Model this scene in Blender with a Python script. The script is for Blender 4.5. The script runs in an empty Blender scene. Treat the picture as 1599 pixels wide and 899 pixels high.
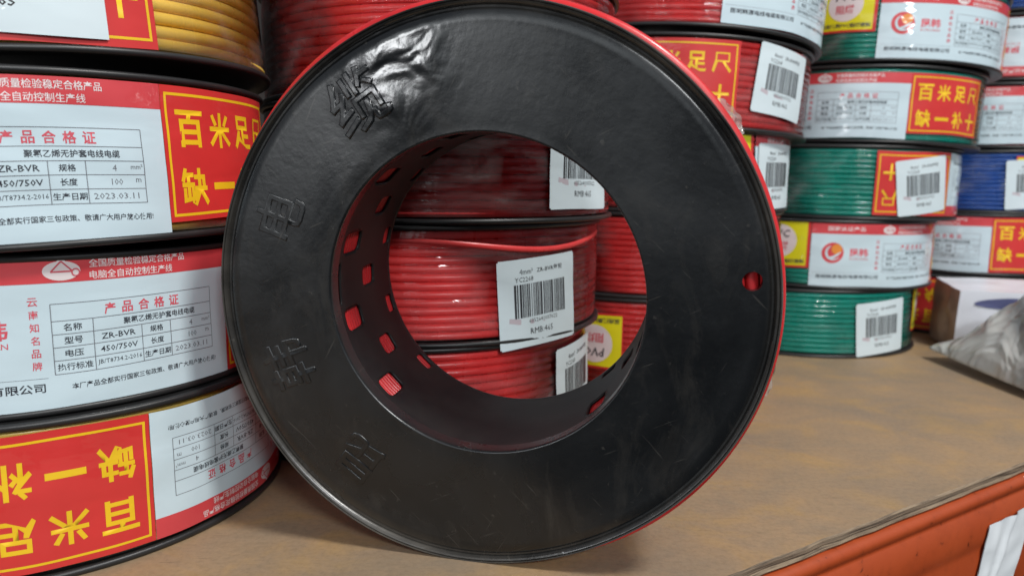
import bpy, bmesh, math, random
import numpy as np
from mathutils import Vector, Matrix, Euler
from mathutils import noise as mn

scene = bpy.context.scene
COL = scene.collection
PI = math.pi
R_ = math.radians

# ------------------------------------------------------------------ camera
cam_d = bpy.data.cameras.new('camera')
cam = bpy.data.objects.new('camera', cam_d)
COL.objects.link(cam)
scene.camera = cam
cam_d.sensor_width = 36.0
cam_d.lens = 36.0 * 1155.0 / 1599.0
cam_d.clip_start = 0.01
cam_d.clip_end = 50
PITCH, ROLL, CAM_H = 0.145, 0.008, 0.1355
cam.matrix_world = (Matrix.Translation((0, 0, CAM_H)) @ Matrix.Rotation(PI / 2 - PITCH, 4, 'X')
                    @ Matrix.Rotation(ROLL, 4, 'Z'))
cam_d.dof.use_dof = True
cam_d.dof.focus_distance = 0.27
cam_d.dof.aperture_fstop = 13

# ------------------------------------------------------------------ room light
world = bpy.data.worlds.new('World')
scene.world = world
world.use_nodes = True
wn = world.node_tree
wn.nodes.clear()
w_out = wn.nodes.new('ShaderNodeOutputWorld')
w_bg = wn.nodes.new('ShaderNodeBackground')
w_tc = wn.nodes.new('ShaderNodeTexCoord')
w_sep = wn.nodes.new('ShaderNodeSeparateXYZ')
w_rmp = wn.nodes.new('ShaderNodeValToRGB')
w_map = wn.nodes.new('ShaderNodeMapRange')
w_map.inputs['From Min'].default_value = -1
w_map.inputs['From Max'].default_value = 1
wn.links.new(w_tc.outputs['Generated'], w_sep.inputs[0])
wn.links.new(w_sep.outputs['Z'], w_map.inputs['Value'])
wn.links.new(w_map.outputs[0], w_rmp.inputs[0])
wn.links.new(w_rmp.outputs[0], w_bg.inputs['Color'])
wn.links.new(w_bg.outputs[0], w_out.inputs['Surface'])
e = w_rmp.color_ramp.elements
e[0].position = 0.36
e[0].color = (0.03, 0.03, 0.033, 1)
e[1].position = 0.58
e[1].color = (0.80, 0.88, 1.0, 1)
w_bg.inputs['Strength'].default_value = 0.30


def area(name, loc, target, sx, sy, power, col):
    d = bpy.data.lights.new(name, 'AREA')
    d.shape = 'RECTANGLE'
    d.size, d.size_y = sx, sy
    d.energy = power
    d.color = col
    o = bpy.data.objects.new(name, d)
    COL.objects.link(o)
    o.location = loc
    o.rotation_euler = (Vector(target) - Vector(loc)).to_track_quat('-Z', 'Y').to_euler()
    return o


area('ceiling_lamp', (0.70, -0.20, 1.30), (0.0, 0.35, 0.1), 0.26, 0.20, 19.0, (1.0, 0.985, 0.95))
area('aisle_lamp', (0.42, -1.00, 0.84), (0.0, 0.35, 0.1), 0.28, 0.10, 10.0, (0.96, 0.985, 1.0))
area('doorway_light', (-0.90, -1.00, 0.22), (0.0, 0.35, 0.1), 0.15, 0.20, 2.4, (0.96, 0.98, 1.0))
area('front_fill_panel', (-0.75, -1.65, 0.42), (0.0, 0.35, 0.12), 1.5, 0.62, 4.6, (0.90, 0.97, 1.0))  # unseen soft panel, added as fill to brighten the reel's upper flange

scene.view_settings.view_transform = 'Standard'
scene.view_settings.look = 'None'
scene.view_settings.exposure = 0.0
scene.view_settings.gamma = 1.0


# ------------------------------------------------------------------ materials
def new_mat(name):
    m = bpy.data.materials.new(name)
    m.use_nodes = True
    nt = m.node_tree
    b = nt.nodes['Principled BSDF']
    return m, nt, b


def nd(nt, t, **kw):
    n = nt.nodes.new(t)
    for k, v in kw.items():
        setattr(n, k, v)
    return n


def noise_tex(nt, scale, detail=4, rough=0.55, coord='Object', stretch=None, dist=0.0):
    tc = nd(nt, 'ShaderNodeTexCoord')
    n = nd(nt, 'ShaderNodeTexNoise')
    n.inputs['Scale'].default_value = scale
    n.inputs['Detail'].default_value = detail
    n.inputs['Roughness'].default_value = rough
    n.inputs['Distortion'].default_value = dist
    if stretch:
        mp = nd(nt, 'ShaderNodeMapping')
        mp.inputs['Scale'].default_value = stretch
        nt.links.new(tc.outputs[coord], mp.inputs[0])
        nt.links.new(mp.outputs[0], n.inputs['Vector'])
    else:
        nt.links.new(tc.outputs[coord], n.inputs['Vector'])
    return n


def ramp(nt, src, stops):
    r = nd(nt, 'ShaderNodeValToRGB')
    els = r.color_ramp.elements
    while len(els) > 1:
        els.remove(els[-1])
    els[0].position = stops[0][0]
    els[0].color = stops[0][1]
    for p, c in stops[1:]:
        q = els.new(p)
        q.color = c
    nt.links.new(src, r.inputs[0])
    return r


def g(v):
    return (v, v, v, 1)


def bump(nt, src, dist, strength=1.0):
    b = nd(nt, 'ShaderNodeBump')
    b.inputs['Distance'].default_value = dist
    b.inputs['Strength'].default_value = strength
    nt.links.new(src, b.inputs['Height'])
    return b


def film_coat(nt, b, weight, rough=0.12, amp=0.16):
    """clear shrink film over a coil: a coat whose normal follows the drum, slightly wrinkled"""
    tc = nd(nt, 'ShaderNodeTexCoord')
    sep = nd(nt, 'ShaderNodeSeparateXYZ')
    cmb = nd(nt, 'ShaderNodeCombineXYZ')
    nt.links.new(tc.outputs['Object'], sep.inputs[0])
    nt.links.new(sep.outputs['X'], cmb.inputs['X'])
    nt.links.new(sep.outputs['Y'], cmb.inputs['Y'])
    nrm = nd(nt, 'ShaderNodeVectorMath', operation='NORMALIZE')
    nt.links.new(cmb.outputs[0], nrm.inputs[0])
    n = noise_tex(nt, 1.0, 3, 0.6, stretch=(70, 70, 150), dist=0.6)
    sub = nd(nt, 'ShaderNodeVectorMath', operation='SUBTRACT')
    sub.inputs[1].default_value = (0.5, 0.5, 0.5)
    nt.links.new(n.outputs['Color'], sub.inputs[0])
    mul = nd(nt, 'ShaderNodeVectorMath', operation='MULTIPLY')
    mul.inputs[1].default_value = (amp * 2.2, amp * 2.2, amp * 3.2)
    nt.links.new(sub.outputs[0], mul.inputs[0])
    add = nd(nt, 'ShaderNodeVectorMath', operation='ADD')
    nt.links.new(nrm.outputs[0], add.inputs[0])
    nt.links.new(mul.outputs[0], add.inputs[1])
    vt = nd(nt, 'ShaderNodeVectorTransform', vector_type='NORMAL', convert_from='OBJECT', convert_to='WORLD')
    nt.links.new(add.outputs[0], vt.inputs[0])
    n2 = nd(nt, 'ShaderNodeVectorMath', operation='NORMALIZE')
    nt.links.new(vt.outputs[0], n2.inputs[0])
    nt.links.new(n2.outputs[0], b.inputs['Coat Normal'])
    b.inputs['Coat Weight'].default_value = weight
    b.inputs['Coat Roughness'].default_value = rough


def wire_mat(name, c, coat=0):
    m, nt, b = new_mat(name)
    n = noise_tex(nt, 60, 3)
    d = tuple(x * 0.80 for x in c)
    r = ramp(nt, n.outputs['Fac'], [(0.3, d + (1,)), (0.7, c + (1,))])
    nt.links.new(r.outputs[0], b.inputs['Base Color'])
    rgh = noise_tex(nt, 1.0, 3, 0.6, stretch=(55, 55, 18))
    rr_ = ramp(nt, rgh.outputs['Fac'], [(0.40, g(0.26)), (0.60, g(0.46))])
    nt.links.new(rr_.outputs[0], b.inputs['Roughness'])
    b.inputs['Specular IOR Level'].default_value = 0.45
    if coat:
        film_coat(nt, b, coat)
    return m


def print_mat(name, c, coat=0.75, rough=0.5, var=0.93):
    m, nt, b = new_mat(name)
    n = noise_tex(nt, 45, 4)
    d = tuple(x * var for x in c)
    r = ramp(nt, n.outputs['Fac'], [(0.35, d + (1,)), (0.65, c + (1,))])
    nt.links.new(r.outputs[0], b.inputs['Base Color'])
    b.inputs['Roughness'].default_value = rough
    b.inputs['Specular IOR Level'].default_value = 0.3
    cn = noise_tex(nt, 1.0, 2, 0.5, stretch=(26, 26, 62), dist=0.5)
    cbp = bump(nt, cn.outputs['Fac'], 0.0016, 0.35)
    nt.links.new(cbp.outputs[0], b.inputs['Normal'])
    if coat:
        film_coat(nt, b, coat, 0.07, 0.17)
    return m


M = {}
M['red_wire'] = wire_mat('red_wire', (0.84, 0.060, 0.060))
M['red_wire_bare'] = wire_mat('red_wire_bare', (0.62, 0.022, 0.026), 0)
M['yellow_wire'] = wire_mat('yellow_wire', (0.92, 0.62, 0.11))
M['green_wire'] = wire_mat('green_wire', (0.006, 0.40, 0.30))
M['blue_wire'] = wire_mat('blue_wire', (0.015, 0.12, 0.50))
M['white'] = print_mat('label_white_paper', (0.545, 0.665, 0.72), 0.75, 0.5, 0.97)
M['red'] = print_mat('label_red_ink', (0.60, 0.032, 0.030))
M['band'] = print_mat('label_band_red_ink', (0.60, 0.055, 0.065))
M['yellow'] = print_mat('label_yellow_ink', (0.80, 0.50, 0.012))
M['lemon'] = print_mat('label_lemon_ink', (0.72, 0.66, 0.012))
M['ink'] = print_mat('label_black_ink', (0.035, 0.04, 0.05))
M['grey_ink'] = print_mat('label_grey_ink', (0.16, 0.17, 0.19))
M['pink'] = print_mat('label_pale_ink', (0.75, 0.66, 0.66))
M['rose'] = print_mat('label_rose_ink', (0.62, 0.09, 0.12))
M['orange_ink'] = print_mat('label_orange_ink', (0.75, 0.26, 0.04))
M['sticker'] = print_mat('sticker_paper', (0.60, 0.69, 0.725), 0.12, 0.55, 0.97)
M['sticker_ink'] = print_mat('sticker_ink', (0.03, 0.03, 0.035), 0.12, 0.5)
M['smear'] = print_mat('sticker_smear', (0.50, 0.44, 0.48), 0.12, 0.6)

# black plastic of the reels
m, nt, b = new_mat('black_plastic')
n = noise_tex(nt, 28, 5, 0.6)
r = ramp(nt, n.outputs['Fac'], [(0.3, (0.010, 0.010, 0.011, 1)), (0.75, (0.022, 0.022, 0.022, 1))])
nt.links.new(r.outputs[0], b.inputs['Base Color'])
b.inputs['Roughness'].default_value = 0.42
M['black'] = m

m, nt, b = new_mat('hub_black')
n = noise_tex(nt, 40, 5, 0.65)
r = ramp(nt, n.outputs['Fac'], [(0.35, (0.006, 0.006, 0.007, 1)), (0.72, (0.020, 0.019, 0.018, 1))])
nt.links.new(r.outputs[0], b.inputs['Base Color'])
b.inputs['Roughness'].default_value = 0.5
b.inputs['Specular IOR Level'].default_value = 0.28
M['hub_black'] = m

# black plastic of the upright reel: greasy smears, scuffs and dust
m, nt, b = new_mat('scuffed_black_plastic')
n1 = noise_tex(nt, 22, 6, 0.62, dist=0.5)
n2 = noise_tex(nt, 1.0, 5, 0.7, stretch=(70, 40, 30), dist=0.8)
n3 = noise_tex(nt, 420, 2, 0.5)
c1 = ramp(nt, n1.outputs['Fac'], [(0.30, (0.006, 0.0068, 0.0076, 1)), (0.62, (0.009, 0.010, 0.011, 1)),
                                  (0.80, (0.022, 0.021, 0.019, 1))])
c2 = ramp(nt, n2.outputs['Fac'], [(0.54, g(0)), (0.80, g(0.50))])
mx = nd(nt, 'ShaderNodeMix', data_type='RGBA')
nt.links.new(c2.outputs[0], mx.inputs[0])
nt.links.new(c1.outputs[0], mx.inputs[6])
mx.inputs[7].default_value = (0.045, 0.041, 0.036, 1)
# dusty rim: dust settles in the bead at the edge
tc = nd(nt, 'ShaderNodeTexCoord')
sp = nd(nt, 'ShaderNodeSeparateXYZ')
nt.links.new(tc.outputs['Object'], sp.inputs[0])
zz = nd(nt, 'ShaderNodeMath', operation='SUBTRACT')
zz.inputs[1].default_value = 0.095
nt.links.new(sp.outputs['Z'], zz.inputs[0])
cb = nd(nt, 'ShaderNodeCombineXYZ')
nt.links.new(sp.outputs['X'], cb.inputs[0])
nt.links.new(zz.outputs[0], cb.inputs[1])
ln = nd(nt, 'ShaderNodeVectorMath', operation='LENGTH')
nt.links.new(cb.outputs[0], ln.inputs[0])
rr = nd(nt, 'ShaderNodeMapRange')
rr.inputs['From Min'].default_value = 0.0905
rr.inputs['From Max'].default_value = 0.0955
nt.links.new(ln.outputs['Value'], rr.inputs['Value'])
dn = ramp(nt, n1.outputs['Fac'], [(0.35, g(0.15)), (0.7, g(0.9))])
dm = nd(nt, 'ShaderNodeMath', operation='MULTIPLY')
nt.links.new(rr.outputs[0], dm.inputs[0])
nt.links.new(dn.outputs[0], dm.inputs[1])
def scratch(rz, sc, lo):
    tcx = nd(nt, 'ShaderNodeTexCoord')
    mp = nd(nt, 'ShaderNodeMapping')
    mp.inputs['Scale'].default_value = sc
    vr = nd(nt, 'ShaderNodeVectorRotate', rotation_type='Y_AXIS')
    vr.inputs['Angle'].default_value = rz
    nx = nd(nt, 'ShaderNodeTexNoise')
    nx.inputs['Scale'].default_value = 1
    nx.inputs['Detail'].default_value = 3
    nt.links.new(tcx.outputs['Object'], vr.inputs['Vector'])
    nt.links.new(vr.outputs[0], mp.inputs[0])
    nt.links.new(mp.outputs[0], nx.inputs['Vector'])
    return ramp(nt, nx.outputs['Fac'], [(lo, g(0)), (lo + 0.06, g(0.38))])


prev = mx
for rz, sc, lo in ((0.8, (700, 30, 45), 0.68), (-0.5, (600, 30, 40), 0.69), (2.0, (700, 30, 55), 0.69), (0.0, (420, 420, 420), 0.695)):
    sr = scratch(rz, sc, lo)
    nx_ = nd(nt, 'ShaderNodeMix', data_type='RGBA')
    nt.links.new(sr.outputs[0], nx_.inputs[0])
    nt.links.new(prev.outputs[2], nx_.inputs[6])
    nx_.inputs[7].default_value = (0.075, 0.070, 0.062, 1)
    prev = nx_
mx = prev
mx2 = nd(nt, 'ShaderNodeMix', data_type='RGBA')
nt.links.new(dm.outputs[0], mx2.inputs[0])
nt.links.new(mx.outputs[2], mx2.inputs[6])
mx2.inputs[7].default_value = (0.085, 0.075, 0.062, 1)
nt.links.new(mx2.outputs[2], b.inputs['Base Color'])
rg = ramp(nt, n1.outputs['Fac'], [(0.3, g(0.19)), (0.7, g(0.38))])
HERO_RG = rg
bp = bump(nt, n1.outputs['Fac'], 0.0004, 0.4)
# creased, dented skin round the topmost raised character
dv = nd(nt, 'ShaderNodeVectorMath', operation='DISTANCE')
dv.inputs[1].default_value = (-0.026, 0.004, 0.168)
nt.links.new(tc.outputs['Object'], dv.inputs[0])
mk = nd(nt, 'ShaderNodeMapRange', interpolation_type='SMOOTHSTEP')
mk.inputs['From Min'].default_value = 0.030
mk.inputs['From Max'].default_value = 0.006
nt.links.new(dv.outputs['Value'], mk.inputs['Value'])
nc = noise_tex(nt, 60, 2, 0.5, dist=0.6)
mm_ = nd(nt, 'ShaderNodeMath', operation='MULTIPLY')
nt.links.new(mk.outputs[0], mm_.inputs[0])
nt.links.new(nc.outputs['Fac'], mm_.inputs[1])
bpc = bump(nt, mm_.outputs[0], 0.0011, 0.9)
nt.links.new(bp.outputs[0], bpc.inputs['Normal'])
rgm = nd(nt, 'ShaderNodeMapRange')
rgm.inputs['To Min'].default_value = 1.0
rgm.inputs['To Max'].default_value = 0.62
nt.links.new(mk.outputs[0], rgm.inputs['Value'])
rmul = nd(nt, 'ShaderNodeMath', operation='MULTIPLY')
nt.links.new(HERO_RG.outputs[0], rmul.inputs[0])
nt.links.new(rgm.outputs[0], rmul.inputs[1])
nt.links.new(rmul.outputs[0], b.inputs['Roughness'])
bp2 = bump(nt, n3.outputs['Fac'], 0.00006, 0.6)
nt.links.new(bpc.outputs[0], bp2.inputs['Normal'])
nt.links.new(bp2.outputs[0], b.inputs['Normal'])
b.inputs['Specular IOR Level'].default_value = 0.62
M['hero_black'] = m

# plywood
m, nt, b = new_mat('worn_plywood')
n1 = noise_tex(nt, 26, 6, 0.62, stretch=(1.0, 1.2, 1), dist=0.5)
n2 = noise_tex(nt, 1.0, 6, 0.75, stretch=(60, 200, 1))
n3 = noise_tex(nt, 13, 5, 0.6)
n4 = noise_tex(nt, 900, 2, 0.5)
c1 = ramp(nt, n1.outputs['Fac'], [(0.30, (0.265, 0.202, 0.143, 1)), (0.5, (0.305, 0.219, 0.142, 1)),
                                  (0.70, (0.37, 0.245, 0.118, 1))])
c2 = ramp(nt, n2.outputs['Fac'], [(0.35, g(0.93)), (0.7, g(1.03))])
c3 = ramp(nt, n3.outputs['Fac'], [(0.34, (0.83, 0.85, 0.87, 1)), (0.62, (1.06, 1.0, 0.90, 1))])
n5 = noise_tex(nt, 420, 3, 0.7)
c5 = ramp(nt, n5.outputs['Fac'], [(0.34, g(0.90)), (0.5, g(1.0)), (0.66, g(1.07))])
n6 = noise_tex(nt, 1.0, 3, 0.6, stretch=(60, 700, 1))
c6 = ramp(nt, n6.outputs['Fac'], [(0.28, g(0.80)), (0.34, g(1.0))])
mc = nd(nt, 'ShaderNodeMix', data_type='RGBA', blend_type='MULTIPLY')
mc.inputs[0].default_value = 1
md = nd(nt, 'ShaderNodeMix', data_type='RGBA', blend_type='MULTIPLY')
md.inputs[0].default_value = 1
ma = nd(nt, 'ShaderNodeMix', data_type='RGBA', blend_type='MULTIPLY')
ma.inputs[0].default_value = 1
mb = nd(nt, 'ShaderNodeMix', data_type='RGBA', blend_type='MULTIPLY')
mb.inputs[0].default_value = 1
nt.links.new(c1.outputs[0], ma.inputs[6])
nt.links.new(c2.outputs[0], ma.inputs[7])
nt.links.new(ma.outputs[2], mb.inputs[6])
nt.links.new(c3.outputs[0], mb.inputs[7])
nt.links.new(mb.outputs[2], mc.inputs[6])
nt.links.new(c5.outputs[0], mc.inputs[7])
nt.links.new(mc.outputs[2], md.inputs[6])
nt.links.new(c6.outputs[0], md.inputs[7])
nt.links.new(md.outputs[2], b.inputs['Base Color'])
b.inputs['Roughness'].default_value = 0.62
b.inputs['Specular IOR Level'].default_value = 0.3
bp = bump(nt, n4.outputs['Fac'], 0.00012, 0.6)
nt.links.new(bp.outputs[0], b.inputs['Normal'])
M['plywood'] = m

m, nt, b = new_mat('plywood_edge')
n1 = noise_tex(nt, 1.0, 5, 0.7, stretch=(40, 40, 1100))
c1 = ramp(nt, n1.outputs['Fac'], [(0.32, (0.05, 0.036, 0.025, 1)), (0.5, (0.20, 0.145, 0.095, 1)),
                                  (0.68, (0.33, 0.25, 0.165, 1))])
nt.links.new(c1.outputs[0], b.inputs['Base Color'])
b.inputs['Roughness'].default_value = 0.8
bp = bump(nt, n1.outputs['Fac'], 0.0006, 1.0)
nt.links.new(bp.outputs[0], b.inputs['Normal'])
M['ply_edge'] = m

m, nt, b = new_mat('orange_paint')
n1 = noise_tex(nt, 16, 5, 0.6)
n2 = noise_tex(nt, 150, 3, 0.6)
c1 = ramp(nt, n1.outputs['Fac'], [(0.3, (0.32, 0.046, 0.010, 1)), (0.7, (0.38, 0.064, 0.016, 1))])
c2 = ramp(nt, n2.outputs['Fac'], [(0.29, g(0.35)), (0.34, g(0.9)), (0.5, g(1.0))])
ma = nd(nt, 'ShaderNodeMix', data_type='RGBA', blend_type='MULTIPLY')
ma.inputs[0].default_value = 1
nt.links.new(c1.outputs[0], ma.inputs[6])
nt.links.new(c2.outputs[0], ma.inputs[7])
nt.links.new(ma.outputs[2], b.inputs['Base Color'])
b.inputs['Roughness'].default_value = 0.42
M['orange'] = m


def film_mat(name, col, alpha, rough=0.18, dark=None, bd=0.004, fs=55):
    m, nt, b = new_mat(name)
    n = noise_tex(nt, fs, 2, 0.5, dist=1.2)
    b.inputs['Base Color'].default_value = col + (1,)
    if dark:
        n0 = noise_tex(nt, 11, 3, 0.5, dist=0.5)
        rp = ramp(nt, n0.outputs['Fac'], [(0.34, dark + (1,)), (0.50, col + (1,))])
        nt.links.new(rp.outputs[0], b.inputs['Base Color'])
    b.inputs['Roughness'].default_value = rough
    b.inputs['Alpha'].default_value = alpha
    bp = bump(nt, n.outputs['Fac'], bd, 0.7)
    nt.links.new(bp.outputs[0], b.inputs['Normal'])
    return m


def wrap_mat(name):
    m, nt, b = new_mat(name)
    out = nt.nodes['Material Output']
    nt.nodes.remove(b)
    tr = nd(nt, 'ShaderNodeBsdfTransparent')
    df = nd(nt, 'ShaderNodeBsdfDiffuse')
    df.inputs['Color'].default_value = (0.62, 0.60, 0.60, 1)
    gl = nd(nt, 'ShaderNodeBsdfGlossy')
    gl.inputs['Roughness'].default_value = 0.08
    n = noise_tex(nt, 1.0, 4, 0.6, stretch=(24, 24, 60), dist=0.8)
    hz = ramp(nt, n.outputs['Fac'], [(0.45, g(0.0)), (0.62, g(0.06)), (0.76, g(0.20))])
    m1 = nd(nt, 'ShaderNodeMixShader')
    nt.links.new(hz.outputs[0], m1.inputs[0])
    nt.links.new(tr.outputs[0], m1.inputs[1])
    nt.links.new(df.outputs[0], m1.inputs[2])
    # the film sinks between the wire turns, more in some places than in others
    tcw = nd(nt, 'ShaderNodeTexCoord')
    spw = nd(nt, 'ShaderNodeSeparateXYZ')
    nt.links.new(tcw.outputs['Object'], spw.inputs[0])
    mz = nd(nt, 'ShaderNodeMath', operation='MULTIPLY')
    mz.inputs[1].default_value = 2 * PI / 0.0039
    nt.links.new(spw.outputs['Z'], mz.inputs[0])
    sn = nd(nt, 'ShaderNodeMath', operation='SINE')
    nt.links.new(mz.outputs[0], sn.inputs[0])
    nb = noise_tex(nt, 1.0, 3, 0.6, stretch=(45, 45, 90), dist=0.6)
    mk2 = ramp(nt, nb.outputs['Fac'], [(0.40, g(0.05)), (0.60, g(1.0))])
    hm = nd(nt, 'ShaderNodeMath', operation='MULTIPLY')
    nt.links.new(sn.outputs[0], hm.inputs[0])
    nt.links.new(mk2.outputs[0], hm.inputs[1])
    nb2 = noise_tex(nt, 1.0, 3, 0.6, stretch=(110, 110, 30), dist=0.8)
    b1 = bump(nt, hm.outputs[0], 0.00022, 1.0)
    b2 = bump(nt, nb2.outputs['Fac'], 0.0012, 0.40)
    nt.links.new(b1.outputs[0], b2.inputs['Normal'])
    nt.links.new(b2.outputs[0], gl.inputs['Normal'])
    fr = nd(nt, 'ShaderNodeFresnel')
    fr.inputs['IOR'].default_value = 1.36
    m2 = nd(nt, 'ShaderNodeMixShader')
    nt.links.new(fr.outputs[0], m2.inputs[0])
    nt.links.new(m1.outputs[0], m2.inputs[1])
    nt.links.new(gl.outputs[0], m2.inputs[2])
    nt.links.new(m2.outputs[0], out.inputs['Surface'])
    return m


M['wrap'] = wrap_mat('shrink_wrap')
M['film'] = film_mat('clear_film', (0.40, 0.37, 0.34), 0.50)
M['bag'] = film_mat('grey_bag_film', (0.60, 0.61, 0.58), 0.80, 0.12, (0.22, 0.23, 0.23), 0.016, 26)
M['paper'] = print_mat('crumpled_paper', (0.68, 0.71, 0.73), 0, 0.6)
M['packet_white'] = print_mat('packet_white', (0.66, 0.68, 0.74), 0, 0.35)
M['packet_brown'] = print_mat('packet_brown_end', (0.50, 0.38, 0.35), 0, 0.35, 0.6)
M['packet_blue'] = print_mat('packet_blue_ink', (0.10, 0.11, 0.23), 0, 0.4)


# ------------------------------------------------------------------ mesh helpers
def link_mesh(name, me, mats, parent=None, smooth=True):
    o = bpy.data.objects.new(name, me)
    COL.objects.link(o)
    for k in (mats if isinstance(mats, (list, tuple)) else [mats]):
        me.materials.append(M[k])
    if smooth:
        me.polygons.foreach_set('use_smooth', [True] * len(me.polygons))
    if parent:
        o.parent = parent
    return o


def mesh_np(name, V, F, mats, parent=None, smooth=True, mi=None):
    me = bpy.data.meshes.new(name)
    me.from_pydata([tuple(v) for v in np.asarray(V, float).tolist()], [], [tuple(f) for f in F])
    o = link_mesh(name, me, mats, parent, smooth)
    if mi is not None:
        me.polygons.foreach_set('material_index', list(mi))
    me.update()
    return o


def grid_faces(nu, nv, wrap_u=False, wrap_v=False, off=0):
    """vertex index = i*nv + j"""
    i = np.arange(nu if wrap_u else nu - 1)
    j = np.arange(nv if wrap_v else nv - 1)
    I, J = np.meshgrid(i, j, indexing='ij')
    I2 = (I + 1) % nu
    J2 = (J + 1) % nv
    f = np.stack([I * nv + J, I2 * nv + J, I2 * nv + J2, I * nv + J2], -1).reshape(-1, 4) + off
    return f.tolist()


def thing(name, label, cat, loc=(0, 0, 0), rot=(0, 0, 0), group=None):
    o = bpy.data.objects.new(name, None)
    o.empty_display_size = 0.02
    COL.objects.link(o)
    o.location = loc
    o.rotation_euler = rot
    o['label'] = label
    o['category'] = cat
    if group:
        o['group'] = group
    return o


def smooth_noise(rng, n, terms=5, kmax=9):
    t = np.linspace(0, 2 * PI, n, endpoint=False)
    y = np.zeros(n)
    for _ in range(terms):
        k = rng.integers(1, kmax)
        y += rng.normal() / math.sqrt(k) * np.sin(k * t + rng.uniform(0, 2 * PI))
    return y / math.sqrt(terms)


# ------------------------------------------------------------------ flat label designs (millimetres)
FONT_CACHE = {}


def text_mesh(s, bold):
    key = (s, bold)
    if key in FONT_CACHE:
        return FONT_CACHE[key]
    c = bpy.data.curves.new('glyphs', 'FONT')
    c.body = s
    c.resolution_u = 1
    c.size = 1
    c.offset = bold
    o = bpy.data.objects.new('glyphs', c)
    COL.objects.link(o)
    dg = bpy.context.evaluated_depsgraph_get()
    dg.update()
    me = bpy.data.meshes.new_from_object(o.evaluated_get(dg))
    V = np.array([v.co[:2] for v in me.vertices]) if len(me.vertices) else np.zeros((0, 2))
    F = [list(p.vertices) for p in me.polygons]
    bpy.data.objects.remove(o)
    bpy.data.curves.remove(c)
    bpy.data.meshes.remove(me)
    FONT_CACHE[key] = (V, F)
    return V, F


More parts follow.
